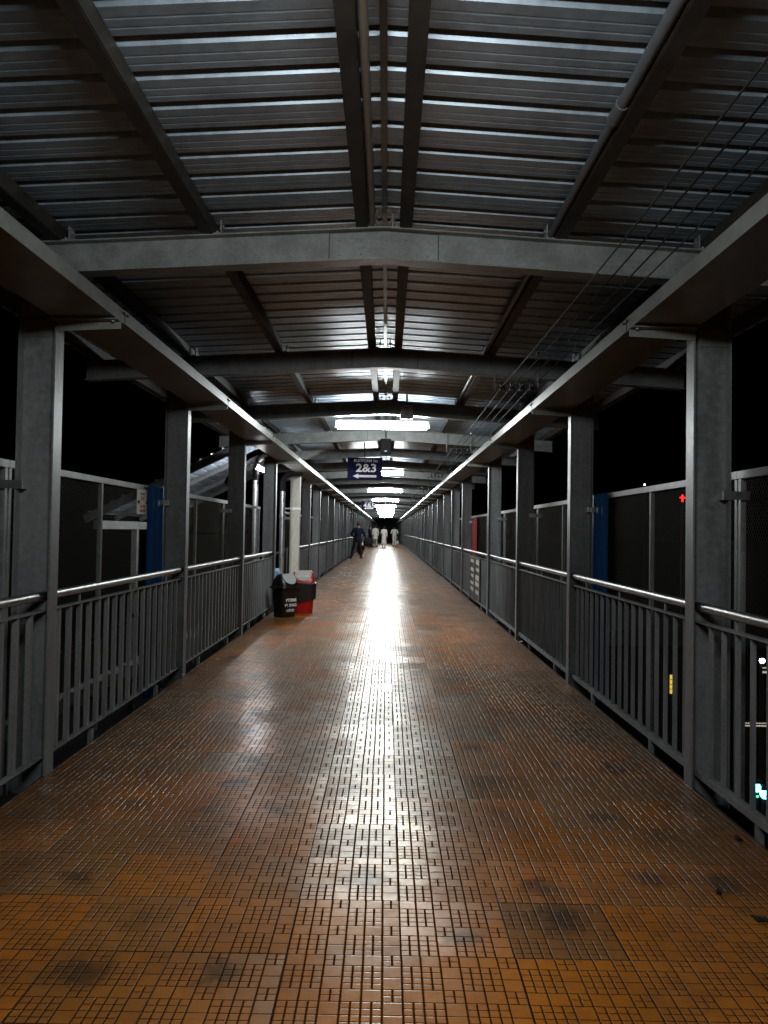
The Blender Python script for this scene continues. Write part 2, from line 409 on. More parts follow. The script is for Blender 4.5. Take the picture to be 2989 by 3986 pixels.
for s, side, ys in ((-1, 'left', LEFT), (1, 'right', RIGHT)):
    for i, y in enumerate(ys):
        if s < 0 and abs(y - 15.2) < .01:
            m = MB(); m.bbox(.05, -.14, -.08, .08, -.1, zb(1.7) - .02, .006)
            o = m.build('column', M['cream'], None, (s * XC, y, 0))
            tag(o, 'cream box column beside the bins, brighter than the grey ones', 'column', 'columns along the walkway', 'thing')
            b = MB(); b.box(.057, -.146, -.087, .087, 1.70, 1.745); b.box(-.146, -.32, -.087, -.082, 1.705, 1.74); b.tube([(.04, -.087, 1.722), (.04, -.1, 1.722)], .009, 6); b.tube([(-.25, -.087, 1.722), (-.25, -.1, 1.722)], .009, 6)
            b.build('clamp_band', M['letter'], o)
            continue
        o = inst('column', colm[s], None, (s * XC, y, 0))
        lab = 'grey steel column on the %s edge, %s one from the viewer' % (side, ordn(i)) if i else 'grey steel column on the %s edge beside the viewer' % side
        tag(o, lab, 'column', 'columns along the walkway', 'thing')
        inst('gutter_bracket', brm[s], o)

# ------------------------------------------------------------------ gutters
for s, side in ((-1, 'left'), (1, 'right')):
    r = empty('eaves_gutter', (s * 1.53, 40, 2.42))
    tag(r, 'pale galvanised steel gutter running along the %s side below the roof' % side, 'gutter', 'gutters on both sides')
    m = MB(); L = P - .004; x0, x1 = s * -.168, s * .165
    m.box(x0, x0 + s * .003, 0, L, 0, .072); m.box(x0 + s * .0031, x1, 0, L, 0, .003); m.box(x1, x1 + s * .003, 0, L, 0, .16)
    m.box(x0 + s * .0031, x0 + s * .014, 0, L, .069, .072)
    gm = m.mesh('gutter_length', M['gutter'])
    j = MB(); j.box(x0 - s * .0025, x0 - s * .0002, -.004, .003, -.001, .073); j.tube([(x0 - s * .012, .03, .05), (x0, .03, .05)], .008, 6); j.tube([(x0 - s * .012, -.03, .05), (x0, -.03, .05)], .008, 6)
    jm = j.mesh('joint', M['dark'])
    for i in range(-1, NB - 1):
        y = B0 + P * i + .05 - 40
        a = inst('gutter_length', gm, r, (0, y, random.uniform(-.003, .003)))
        if i < 12: inst('joint', jm, a)

# ------------------------------------------------------------------ railings
def baluster_mb(x=0, y=0, m=None):
    m = m or MB(); m.box(x - .003, x + .003, y - .0125, y + .0125, .098, .862); return m
def angle_bal(y=0):
    m = MB(); m.box(-.013, .013, y - .0135, y - .0095, .0985, .862); m.box(.009, .013, y - .0094, y + .0125, .0985, .862); return m
BAL = angle_bal().mesh('baluster', M['rail'])
def make_railing(s, ya, yb, detail):
    r = empty('railing', (s * XR, ya, 0))
    L = yb - ya; a, b = .02, L - .02
    m = MB(); m.tube([(0, a - .012, .945), (0, b + .012, .945)], .025, 16, True); m.build('handrail', M['inox'], r)
    m = MB(); m.box(-.02, .02, a, b, .8625, .8705)
    n = max(2, int(L / .9))
    for k in range(n):
        yy = a + (b - a) * (k + .5) / n; m.box(-.004, .004, yy - .008, yy + .008, .8706, .922)
    m.build('top_rail', M['rail'], r)
    m = MB(); m.box(-.02, .02, a, b, .0905, .0965); m.box(-.02, -.015, a, b, .062, .0904)
    for k in range(2):
        yy = a + (b - a) * (k + .5) / 2; m.box(-.012, .012, yy - .02, yy + .02, -.05, .0619)
    m.build('bottom_rail', M['rail'], r)
    k = int(L / .148)
    if detail:
        for q in range(1, k):
            y = a + (b - a) * q / k
            if abs(s) and detail is True: inst('baluster', BAL, r, (0, y, 0))
    else:
        m = MB()
        for q in range(1, k):
            y = a + (b - a) * q / k; t = angle_bal(y); m.add(t.v, t.f)
        m.build('baluster_row', M['rail'], r)
    return r
for s, side, ys in ((-1, 'left', LEFT), (1, 'right', RIGHT)):
    for i in range(len(ys) - 1):
        if s < 0 and abs(ys[i] - 12.26) < .01: continue           # open to the stairs
        r = make_railing(s, ys[i], ys[i + 1], i < 7)
        tag(r, 'grey bar railing with shiny handrail, %s bay on the %s from the viewer' % (ordn(i + 1), side), 'railing', 'railing bays along the walkway')

# ------------------------------------------------------------------ mesh screens
def mesh_panel(L, H, cw=.026, ch=.037, t=.0022):
    m = MB(); nc = int(L / cw); nr = int(H / ch)
    cw = L / nc; hh = H / nr
    vs = []; fs = []
    for c in range(nc + 1):
        for sg in (-1, 1):
            if (c == 0 and sg < 0) or (c == nc and sg > 0): continue
            o = len(vs)
            for rr in range(2 * nr + 1):
                y = c * cw + (sg * cw / 2 if rr % 2 else 0); z = rr * hh / 2
                xo = 0
                vs += [(xo, y - t / 2, z), (xo, y + t / 2, z)]
            for rr in range(2 * nr):
                k = o + rr * 2; fs.append((k, k + 1, k + 3, k + 2))
    m.add(vs, fs); return m.mesh('mesh', M['mesh'])
PAN = mesh_panel(P / 2 - .03, 1.74)
for s, side, ys in ((-1, 'left', LEFT), (1, 'right', RIGHT)):
    for i in range(min(13, len(ys) - 1)):
        if s < 0 and abs(ys[i] - 12.26) < .01: continue
        ya, L = ys[i], ys[i + 1] - ys[i]
        r = empty('mesh_screen', (s * XM, ya, -.12))
        tag(r, 'expanded metal screen in grey frame behind railing, %s bay on the %s' % (ordn(i + 1), side), 'mesh screen', 'mesh screens outside the railings')
        m = MB(); m.box(-.02, .02, .0, L - .004, 1.745, 1.785); m.build('frame_rail', M['beam'], r)
        for yy in (.02, L / 2, L - .024):
            m = MB(); m.box(-.014, .014, yy - .014, yy + .014, 0, 1.7445); m.build('frame_post', M['beam'], r)
        for q in range(2):
            p = inst('mesh', PAN, r, (0, L / 2 * q + .015, 0)); p.scale = (1, (L / 2 - .03) / (P / 2 - .03), 1)
        if i < 6:
            m = MB(); m.box(s * .022, -s * .115, -.060, -.056, 1.63, 1.675); m.box(s * .022, s * .026, -.0559, .02, 1.63, 1.675); m.box(-s * .115, -s * .119, -.0559, -.006, 1.63, 1.675)
            m.build('clamp', M['zinc'], r)

# ------------------------------------------------------------------ coloured sheets
def sheet_thing(s, y0, y1, mat, label, grp=None, z1=1.665):
    m = MB(); pts = []; y = y0; n = 0
    prof = [(0, 0), (.05, 0), (.075, .022), (.125, .022), (.150, 0)]
    xs = []
    while y < y1:
        for a, b in prof[:-1]: xs.append((y + a - y0, b))
        y += .15
    xs.append((y - y0, 0))
    vs = [(s * -b, a, z) for z in (0, z1 + .12) for (a, b) in xs]; n = len(xs)
    m.add(vs, [(k, k + 1, n + k + 1, n + k) for k in range(n - 1)])
    # turned edge gives the sheet a thickness
    vs2 = [(s * (-b + .0016), a, z) for z in (0, z1 + .12) for (a, b) in xs]
    m.add(vs2, [(k, n + k, n + k + 1, k + 1) for k in range(n - 1)])
    o = m.build('cladding_sheet', mat, None, (s * 1.925, y0, -.12))
    tag(o, label, 'sheet', grp)
G = 'blue cladding sheets on the screens'
sheet_thing(-1, 6.42, 7.0, M['blue'], 'blue corrugated sheet behind the second left column, beside the notice plate', G)
sheet_thing(1, 6.42, 7.0, M['blue'], 'blue corrugated sheet behind the second column on the right', G)
sheet_thing(-1, 21.2, 22.6, M['blue'], 'blue corrugated sheet on the left, beyond the cream column', G)
sheet_thing(-1, 30.5, 31.6, M['blue'], 'farthest blue corrugated sheet on the left side', G)
sheet_thing(1, 22.4, 23.6, M['blue'], 'narrow blue corrugated sheet far along the right side', G)
sheet_thing(1, 15.75, 16.75, M['redsheet'], 'weathered red corrugated sheet on the right-hand screen', None, 1.60)

# ------------------------------------------------------------------ text helper
def text(body, size, mat, parent, loc, rot, name='lettering', ext=.0015, off=.0, align='CENTER', sx=1.0):
    cu = bpy.data.curves.new(name, 'FONT'); cu.body = body; cu.size = size; cu.extrude = ext; cu.offset = off; cu.align_x = align; cu.align_y = 'CENTER'
    t = bpy.data.objects.new('tmp', cu); col.objects.link(t)
    dg = bpy.context.evaluated_depsgraph_get(); me = bpy.data.meshes.new_from_object(t.evaluated_get(dg)); bpy.data.objects.remove(t); bpy.data.curves.remove(cu)
    me.name = name; me.materials.clear(); me.materials.append(mat)
    o = bpy.data.objects.new(name, me); col.objects.link(o); o.parent = parent; o.location = loc; o.rotation_euler = rot; o.scale = (sx, 1, 1)
    return o
FR = (R(90), 0, 0)      # faces -Y

def sign(x, y, num, label, w=.66, h=.43, ns=.215, nz=.205, off=.005, ta=.074):
    r = empty('platform_sign', (x, y, 2.28))
    tag(r, label, 'sign', 'hanging platform signs')
    m = MB(); m.bbox(-w / 2, w / 2, -.012, .012, 0, h, .004); m.build('board', M['navy'], r)
    m = MB(); m.tube([(0, .012, h - .02), (-.01, .012, h + .30)], .010, 8); m.build('hanger_rod', M['dark'], r)
    text('PLATFORM No', ta, M['letter'], r, (.02, -.0125, h - .062), FR, off=.0008, sx=.95)
    text(num, ns, M['letter'], r, (.03, -.0125, h - nz), FR, off=off, sx=1.15)
    m = MB(); z = .075
    m.prism([(-.225, z), (-.12, z + .05), (-.12, z + .022), (.225, z + .022), (.225, z - .022), (-.12, z - .022), (-.12, z - .05)], -.0145, -.0122, 'y')
    m.build('arrow', M['letter'], r)
sign(-.36, 14.72, '2&3', 'navy hanging sign reading PLATFORM No 2&3 with arrow left')
sign(-.80, 36.6, '4&5', 'smaller looking navy hanging sign reading PLATFORM No 4&5', ns=.30, nz=.225, off=.006, ta=.066)

# ------------------------------------------------------------------ tube lights
LAMPS = [BENTS[0] + (.40 if k else -.25) + 3 * P * k for k in range(10)]
tm = MB(); tm.tube([(-.575, 0, 0), (.575, 0, 0)], .045, 10, False); TM = tm.mesh('tube', TUBE); TM0 = tm.mesh('tube', TUBE0)
bm_ = MB(); bm_.bbox(-.61, .61, -.022, .022, .048, .074, .004); bm_.box(-.61, -.58, -.022, .022, -.03, .0478); bm_.box(.58, .61, -.022, .022, -.03, .0478); BM_ = bm_.mesh('batten', M['batten'])
hm = MB()
for x in (-.40, .40):
    hm.box(x - .006, x + .006, -.012, .012, .0745, .24)
HM = hm.mesh('bracket', M['rail'])
ln = {0: 'tube light above the viewer at the near end', 1: 'nearest glowing tube light in view, hung under a roof beam', 2: 'glowing tube light half hidden by the 2&3 sign'}
for i, y in enumerate(LAMPS):
    r = empty('tube_light', (-.14 if i == 2 else 0.0, y, 1.32 + 1.355))
    tag(r, ln.get(i, 'glowing white tube light, %s in the row along the ridge' % ordn(i)), 'tube light', 'tube lights along the ridge')
    inst('tube', TM if i else TM0, r); inst('batten', BM_, r); inst('bracket', HM, r)

# ------------------------------------------------------------------ services
m = MB(); m.tube([(0, -3.5 - 40, 0), (0, 4.05 - 40, -.012)], .0175, 12)
for yy in (3.2, 1.6): m.tube([(0, yy - 40, 0), (0, yy + .06 - 40, 0)], .021, 12)
tag(m.build('conduit_pipe', M['pvc'], None, (-.022, 40, zroof(.1) - .050)), 'beige plastic conduit beside the left ridge purlin', 'conduit')
m = MB(); m.box(-.013, .013, -3.8 - 40, 108 - 40, -.022, -.002)
tag(m.build('cable_strip', M['black'], None, (.043, 40, zroof(0) - .006)), 'flat black cable strip running under the ridge', 'cable')
m = MB(); m.tube([(0, -3.5 - 40, 0), (0, 2.9 - 40, 0)], .022, 12); m.tube([(0, 2.85 - 40, 0), (0, 60 - 40, 0)], .018, 12); m.tube([(0, 2.8 - 40, 0), (0, 2.92 - 40, 0)], .027, 12)
tag(m.build('conduit_pipe', M['pipe'], None, (.925, 40, zroof(.9) - .06)), 'round grey pipe strapped along the right inner purlin', 'conduit')
WX = (1.08, 1.165, 1.25, 1.335)
RACK = [BENTS[k] for k in (0, 2, 4, 6, 8, 10, 12)]
for k, x in enumerate(WX):
    pts = []
    for a, b in zip(RACK[:-1], RACK[1:]):
        for t in range(8):
            u = t / 8; pts.append((0, a + (b - a) * u - 15, -.10 * u * (1 - u) * (1 + .3 * math.sin(k * 7))))
    pts.append((0, RACK[-1] - 15, 0))
    m = MB(); m.tube(pts, .004, 6)
    tag(m.build('overhead_wire', M['wire'], None, (x, 15, 2.61)), '%s dark wire strung below the right side of the roof' % ['innermost', 'second', 'third', 'outermost'][k], 'wire', 'wires under the right roof slope')
for i, y in enumerate(RACK):
    r = empty('wire_rack', (1.2, y - .062, 2.56))
    tag(r, 'dark steel insulator rack holding the wires at the %s beam' % ordn([0, 2, 4, 6, 8, 10, 12][i]) if i else 'dark steel insulator rack holding the wires above the viewer', 'wire rack', 'insulator racks for the wires')
    m = MB(); m.box(-.20, .20, -.03, -.024, 0, .008); m.box(-.20, .20, -.03, -.024, .075, .083); m.box(-.20, -.194, -.03, -.024, .0081, .0749); m.box(.194, .20, -.03, -.024, .0081, .0749)
    m.build('rack_bar', M['dark'], r)
    for x in (-.19, .19):
        m = MB(); m.box(x - .006, x + .006, -.0235, -.016, .02, .34); m.box(x - .012, x + .012, -.0155, .02, .335, .35); m.build('hanger', M['rail'], r)
    for x in WX:
        m = MB(); m.tube([(x - 1.2, -.027, .0085), (x - 1.2, -.027, .028), (x - 1.2, -.027, .040), (x - 1.2, -.027, .055), (x - 1.2, -.027, .0745)], [.02, .022, .013, .022, .018], 10); m.build('insulator', M['black'], r)
# loudspeaker
r = empty('loudspeaker', (0.045, 11.88, 2.50)); tag(r, 'black box loudspeaker hanging below the ridge past the first lamp', 'loudspeaker')
m = MB(); m.bbox(-.082, .082, -.07, .07, 0, .235, .01); m.build('cabinet', M['matt'], r)
m = MB(); m.bbox(-.07, .07, -.078, -.0705, .012, .223, .003); m.build('grille', M['matt'], r)
m = MB(); m.box(-.018, .018, -.0800, -.0782, .036, .048); m.build('badge', M['letter'], r)
m = MB(); m.tube([(0, 0, .235), (0, 0, .44)], .012, 8); m.box(-.05, .05, -.012, .012, .232, .242); m.build('hanger_rod', M['dark'], r)
# junction box on the third beam
r = empty('junction_box', (.305, BENTS[3] - .07, 2.70)); tag(r, 'square beige switch box on the beam above the nearest lamp', 'junction box')
m = MB(); m.bbox(-.08, .08, -.06, .05, 0, .165, .012); m.build('case', M['box'], r)
m = MB(); m.tube([(0, -.062, .072), (0, -.076, .072)], .033, 20); m.box(-.025, .025, -.064, -.0603, .115, .14); m.build('switch_knob', M['rail'], r)
m = MB(); m.tube([(0, 0, .165), (0, 0, .36)], .012, 8); m.build('conduit', M['dark'], r)
m = MB(); m.tube([(-.0, -.05, .0), (-.01, .1, -.03), (-.02, .36, -.0)], .004, 6); m.build('lead', M['batten'], r)

# ------------------------------------------------------------------ notice plate on the left screen
r = empty('notice_plate', (-1.935, 6.18, 1.42)); tag(r, 'small cream notice plate with red lettering fixed beside the blue sheet', 'notice')
m = MB(); m.bbox(-.003, .003, 0, .27, 0, .205, .002); m.build('plate', M['paper'], r)
RX = (R(90), 0, R(90))
for body, sz, z, y in (('NO ENTRY', .026, .168, .13), ('25 kV', .04, .132, .13), ('ELECTRIC', .03, .066, .14), ('DANGER', .036, .03, .14)):
    text(body, sz, M['redletter'], r, (.0035, y, z), RX, ext=.0006, off=.0006)
for y in (.03, .24):
    m = MB(); m.tube([(.0032, y, .1), (.012, y, .1)], .014, 12); m.build('bolt', M['black'], r)

# ------------------------------------------------------------------ paper notices on a board on the right railing
r = empty('notice_board', (XR - .03, 13.35, 0)); tag(r, 'dark board on the right railing pasted with rows of torn papers', 'notice board')
m = MB(); m.box(-.004, .004, 0, 1.55, .10, .855); m.build('board', M['dark'], r)
m = MB()
for y in (0, .80, 1.55): m.box(-.016, -.0045, y - .02, y + .02, .08, .86)
m.box(-.016, -.0045, .0205, .7795, .835, .86); m.box(-.016, -.0045, .8205, 1.5295, .835, .86)
m.build('frame', M['rail'], r)
rng = random.Random(5)
for yb in (.05, .86):
    for k in range(5):
        z = .74 - .13 * k + rng.uniform(-.015, .015); a = yb + rng.uniform(0, .08); b = yb + .60 - rng.uniform(0, .12); hh = rng.uniform(.055, .085)
        m = MB(); m.prism([(a, z - rng.uniform(0, .02)), (b, z), (b - rng.uniform(0, .03), z + hh), (a + rng.uniform(0, .03), z + hh - rng.uniform(0, .015))], -.0062, -.0045, 'x')
        m.build('paper_sheet', M['paper'], r)

# ------------------------------------------------------------------ bins
def rrect(cx, cy, hx, hy, z, rr, n=6):
    pts = []
    for (sx, sy, a0) in ((1, 1, 0), (-1, 1, 90), (-1, -1, 180), (1, -1, 270)):
        for k in range(n + 1):
            a = R(a0 + 90 * k / n); pts.append((cx + sx * (hx - rr) + rr * math.cos(a), cy + sy * (hy - rr) + rr * math.sin(a), z))
    return pts
def make_bin(x, y, rz, body, lid, label, scale=1.0, liner=None, bintext=True, tilt=0):
    r = empty('waste_bin', (x, y, 0), rz); r.scale = (scale,) * 3
    tag(r, label, 'bin', 'swing lid waste bins')
    m = MB(); m.loft([rrect(0, 0, .145, .120, 0, .085), rrect(0, 0, .152, .128, .012, .09), rrect(0, 0, .170, .145, .38, .10), rrect(0, 0, .175, .148, .44, .10)])
    m.build('body', body, r)
    m = MB(); m.loft([rrect(0, 0, .176, .146, .425, .06), rrect(0, 0, .198, .168, .432, .07), rrect(0, 0, .198, .168, .452, .07), rrect(0, 0, .18, .15, .462, .065)]); m.build('rim', M['black'] if liner else lid, r)
    m = MB(); m.loft([rrect(0, 0, .178, .150, .4625, .075), rrect(0, -.004, .176, .136, .505, .07), rrect(0, 0, .166, .104, .560, .055), rrect(0, .0, .148, .066, .610, .04), rrect(0, 0, .130, .038, .634, .02), rrect(0, 0, .112, .015, .642, .008)])
    lo = m.build('lid', lid, r)
    # D shaped flap lying on the front slope
    p0 = Vector((0, -.150, .480)); p1 = Vector((0, -.040, .640)); d = (p1 - p0); L = d.length; d.normalize(); nrm = Vector((0, -d.z, d.y))
    poly = [(-.112, L)]
    for k in range(13):
        a = math.pi + math.pi * k / 12; poly.append((.128 * math.cos(a), .118 + .105 * math.sin(a)))
    poly.append((.112, L))
    vs = [p0 + Vector((a, 0, 0)) + d * b + nrm * .004 for a, b in poly] + [p0 + Vector((a, 0, 0)) + d * b + nrm * .012 for a, b in poly]; n = len(poly)
    m = MB(); m.add(vs, [tuple(range(n)), tuple(range(n, 2 * n))[::-1]] + [(k, (k + 1) % n, n + (k + 1) % n, n + k) for k in range(n)])
    fl = m.build('flap', M['flap'], lo)
    if liner:
        m = MB(); ra = []; rb = []
        base = rrect(0, 0, .176, .146, 0, .06); nn = len(base)
        out = rrect(0, 0, .200, .172, 0, .07)
        for k in range(nn):
            t = 2 * math.pi * k / nn
            ra.append((out[k][0], out[k][1], .448)); rb.append((out[k][0] * .98, out[k][1] * .98, .30 + .02 * math.sin(5 * t)))
        rc = [(q[0] * (.955 + .012 * math.sin(9 * k)), q[1] * .955, .175 + .045 * (q[0] / .2) + .018 * math.sin(k * 1.9)) for k, q in enumerate(out)]
        m.loft([ra, rb, rc], False); m.build('liner', M['blackcloth'] if liner == 2 else M['black'], r)
        # pasted paper label on the flap
        mid = p0 + d * (L * .62) + nrm * .0125
        ang = math.atan2(d.z, d.y)
        m = MB(); Mx = Matrix((Vector((1, 0, 0)), d, nrm)).transposed().to_4x4(); Mx.translation = mid
        m.obox(Mx, .085, .045, .0006); m.build('label', M['paper'], fl)
        for q, body_ in enumerate(('USE DUST BIN', 'KEEP STATION', 'CLEAN')):
            t = text(body_, .024, M['redletter'], fl, (0, 0, 0), (0, 0, 0), ext=.0003)
            t.matrix_local = Matrix.Translation(mid + nrm * .001 + d * (.025 - .026 * q)) @ Matrix((Vector((1, 0, 0)), d, nrm)).transposed().to_4x4()
    return r
bb = make_bin(-1.44, 11.62, R(52), M['black'], M['black'], 'black swing lid bin with grey flap standing by the stair opening')
for q, (body_, sz) in enumerate((('PT/BMB', .066), ('PT .ENGG', .056))):
    text(body_, sz, M['letter'], bb, (-.012, -.1475 + .0045 * q, .255 - .075 * q), (R(86), 0, 0), ext=.0012, off=.001)
m = MB(); rng = random.Random(3); x = -.085
for k in range(8):                                                   # a line in another script, hand painted
    pts = [(x + .02 * math.cos(a) * rng.uniform(.4, .6), 0, .016 * math.sin(a) * rng.uniform(.7, 1.3)) for a in [0, 1, 2.2, 3.4, 4.4, 5.4]]
    m.tube(pts, .0032, 5); x += .021
m.tube([(-.03, 0, .016), (-.024, 0, .03)], .003, 5); m.tube([(.035, 0, .014), (.045, 0, .034)], .003, 5)
m.build('lettering', M['letter'], bb, (-.005, -.136, .10))
make_bin(-1.23, 12.2, R(6), M['red'], M['red'], 'red swing lid bin with black liner, behind the black bin', 1.04, 1)
make_bin(-1.36, 42.6, R(20), M['red'], M['red'], 'small far red bin with black liner beyond the navy shirt', 1.0, 1)

# ------------------------------------------------------------------ people
def ell(cx, cy, z, a, b, n=16, rot=0, tx=0):
    return [(cx + a * math.cos(2 * math.pi * k / n + rot), cy + b * math.sin(2 * math.pi * k / n + rot), z + tx * math.sin(2 * math.pi * k / n)) for k in range(n)]
def skin_mesh(name, J, E, mat):
    keys = list(J); idx = {k: i for i, k in enumerate(keys)}
    me = bpy.data.meshes.new(name); me.from_pydata([J[k][0] for k in keys], [(idx[a], idx[b]) for a, b in E], [])
    o = bpy.data.objects.new('tmp', me); col.objects.link(o)
    md = o.modifiers.new('s', 'SKIN'); md.use_smooth_shade = True
    sv = me.skin_vertices[0].data
    for k in keys: sv[idx[k]].radius = J[k][1] if hasattr(J[k][1], '__len__') else (J[k][1], J[k][1])
    sv[0].use_root = True
    sd = o.modifiers.new('d', 'SUBSURF'); sd.levels = 1; sd.render_levels = 1
    dg = bpy.context.evaluated_depsgraph_get(); out = bpy.data.meshes.new_from_object(o.evaluated_get(dg))
    bpy.data.objects.remove(o); bpy.data.meshes.remove(me)
    out.name = name; out.materials.clear(); out.materials.append(mat); return out
def person(loc, rz, label, J2=None, top='shirt', topm=None, legm=None, hem=.86, sleeve=1.0, scale=1.0, shoes=True, bow=0.0, hair=True):
    r = empty('person', loc, rz); r.scale = (scale,) * 3
    tag(r, label, 'person', 'people on the walkway')
    J = {'pel': ((0, 0, .95), .115), 'sp': ((0, 0, 1.10), .11), 'ch': ((0, .0, 1.28), .125), 'nk': ((0, .005, 1.445), .052), 'hd': ((0, .02, 1.54), .074), 'tp': ((0, .02, 1.635), .072),
         'nose': ((0, .115, 1.56), .012), 'earl': ((-.085, .015, 1.56), .012), 'earr': ((.085, .015, 1.56), .012)}
    for s, t in ((-1, 'l'), (1, 'r')):
        J['sh' + t] = ((s * .165, 0, 1.375), .058); J['el' + t] = ((s * .225, -.03, 1.11), .042); J['wr' + t] = ((s * .235, .06, .87), .028)
        J['hp' + t] = ((s * .09, 0, .90), .088); J['kn' + t] = ((s * .10, .02, .50), .058); J['an' + t] = ((s * .105, -.02, .085), .038); J['to' + t] = ((s * .12, .14, .035), .032)
    if J2:
        for k, v in J2.items(): J[k] = (v, J[k][1])
    for k in ('nk', 'hd', 'tp', 'nose', 'earl', 'earr'):
        p, q = J[k]; dz = p[2] - 1.40; J[k] = ((p[0], p[1] + bow * dz, p[2] - bow * dz * .45), q)
    E = [('pel', 'sp'), ('sp', 'ch'), ('ch', 'nk'), ('nk', 'hd'), ('hd', 'tp'), ('hd', 'nose'), ('hd', 'earl'), ('hd', 'earr')]
    for t in 'lr': E += [('ch', 'sh' + t), ('sh' + t, 'el' + t), ('el' + t, 'wr' + t), ('pel', 'hp' + t), ('hp' + t, 'kn' + t), ('kn' + t, 'an' + t), ('an' + t, 'to' + t)]
    for s, t in ((-1, 'l'), (1, 'r')):      # hands: palm and five bent fingers
        w = Vector(J['wr' + t][0]); e = Vector(J['el' + t][0]); d = (w - e).normalized(); sd = d.cross(Vector((s * .2, 1, .3))).normalized(); fw = d.cross(sd)
        J['pm' + t] = (tuple(w + d * .075), .028); E.append(('wr' + t, 'pm' + t))
        for q, (a, ln_) in enumerate(((-.027, .06), (-.009, .07), (.010, .066), (.027, .052))):
            b0 = w + d * .095 + sd * a; b1 = b0 + d * ln_ * .55 + fw * .008 * s; b2 = b1 + d * ln_ * .35 + fw * .022 * s
            for nme, pt, rad in (('a', b0, .010), ('b', b1, .009), ('c', b2, .008)): J['f%d%s%s' % (q, nme, t)] = (tuple(pt), rad)
            E += [('pm' + t, 'f%da%s' % (q, t)), ('f%da%s' % (q, t), 'f%db%s' % (q, t)), ('f%db%s' % (q, t), 'f%dc%s' % (q, t))]
        b0 = w + d * .05 - sd * .035 + fw * .01 * s; b1 = b0 + d * .04 - sd * .012 + fw * .015 * s
        J['ta' + t] = (tuple(b0), .011); J['tb' + t] = (tuple(b1), .009); E += [('wr' + t, 'ta' + t), ('ta' + t, 'tb' + t)]
    inst('body', skin_mesh('body', J, E, M['skin']), r)
    g = lambda k: Vector(J[k][0])
    h = g('tp')
    if hair:
        m = MB(); m.sphere(tuple((g('hd') + h) / 2 + Vector((0, -.018, .022))), .088, (.98, 1.08, 1.15), 16); m.build('hair', M['hair'], r)
    # upper garment
    m = MB(); pl, sp_, ch = g('pel'), g('sp'), g('ch')
    rings = []
    if top == 'shirt':
        rings = [ell(pl.x, pl.y, hem, .172, .135), ell(pl.x, pl.y, pl.z + .02, .165, .13)]
    else:
        fl = .05 if hem < .5 else .03
        rings = [ell(pl.x, pl.y, hem, .185 + fl, .15 + fl), ell(pl.x, pl.y, (hem + pl.z) / 2, .188, .155), ell(pl.x, pl.y, pl.z, .172, .138)]
    sh = (g('shl') + g('shr')) / 2
    rings += [ell(sp_.x, sp_.y, sp_.z, .155, .118), ell(ch.x, ch.y, ch.z - .03, .178, .13), ell(sh.x, sh.y, sh.z, .185, .11), ell(sh.x, sh.y + .0, sh.z + .045, .13, .085), ell(sh.x, sh.y, sh.z + .075, .062, .06)]
    m.loft(rings)
    for t in 'lr':
        a, b, c = g('sh' + t), g('el' + t), g('wr' + t)
        e = b + (c - b) * sleeve if sleeve > 0 else b
        ctr = Vector((sh.x, sh.y, a.z - .02))
        pts = [ctr + (a - ctr) * .7, a, (a + b) / 2, b, (b + e) / 2, e] if sleeve > .05 else [ctr + (a - ctr) * .7, a, (a + b) / 2, b]
        m.tube(pts, [.075, .074, .064, .056, .052, .046][:len(pts)], 12)
    m.build('kurta' if top == 'kurta' else 'shirt', topm, r)
    m = MB(); m.loft([ell(pl.x, pl.y, pl.z + .06, .15, .12), ell(pl.x, pl.y, pl.z - .03, .165, .135), ell(pl.x, pl.y, pl.z - .12, .15, .13)])
    for t in 'lr':
        a, b, c = g('hp' + t), g('kn' + t), g('an' + t)
        m.tube([a + Vector((0, 0, .02)), (a * .6 + b * .4), b, (b + c) / 2, c + Vector((0, 0, .02))], [.105, .098, .078, .072, .066], 12)
    m.build('trousers', legm, r)
    for t in 'lr':
        a, b = g('an' + t), g('to' + t); d = (b - a); d.z = 0; d.normalize()
        m = MB(); bz = min(a.z - .085, b.z - .035)
        m.loft([[(p[0], p[1], p[2]) for p in (Vector((a.x, a.y, bz)) + d * u + Vector((-d.y, d.x, 0)) * v for u, v in ((-.07, -.03), (.10, -.045), (.19, -.03), (.205, 0), (.19, .03), (.10, .045), (-.07, .03), (-.08, 0)))],
                [(p[0], p[1], p[2] + .035) for p in (Vector((a.x, a.y, bz)) + d * u + Vector((-d.y, d.x, 0)) * v for u, v in ((-.07, -.032), (.10, -.045), (.18, -.03), (.195, 0), (.18, .03), (.10, .045), (-.07, .032), (-.08, 0)))],
                [(p[0], p[1], p[2] + .085) for p in (Vector((a.x, a.y, bz)) + d * u + Vector((-d.y, d.x, 0)) * v for u, v in ((-.055, -.03), (.05, -.036), (.09, -.02), (.10, 0), (.09, .02), (.05, .036), (-.055, .03), (-.06, 0)))]])
        m.build('shoe', M['leather'], r)
    return r
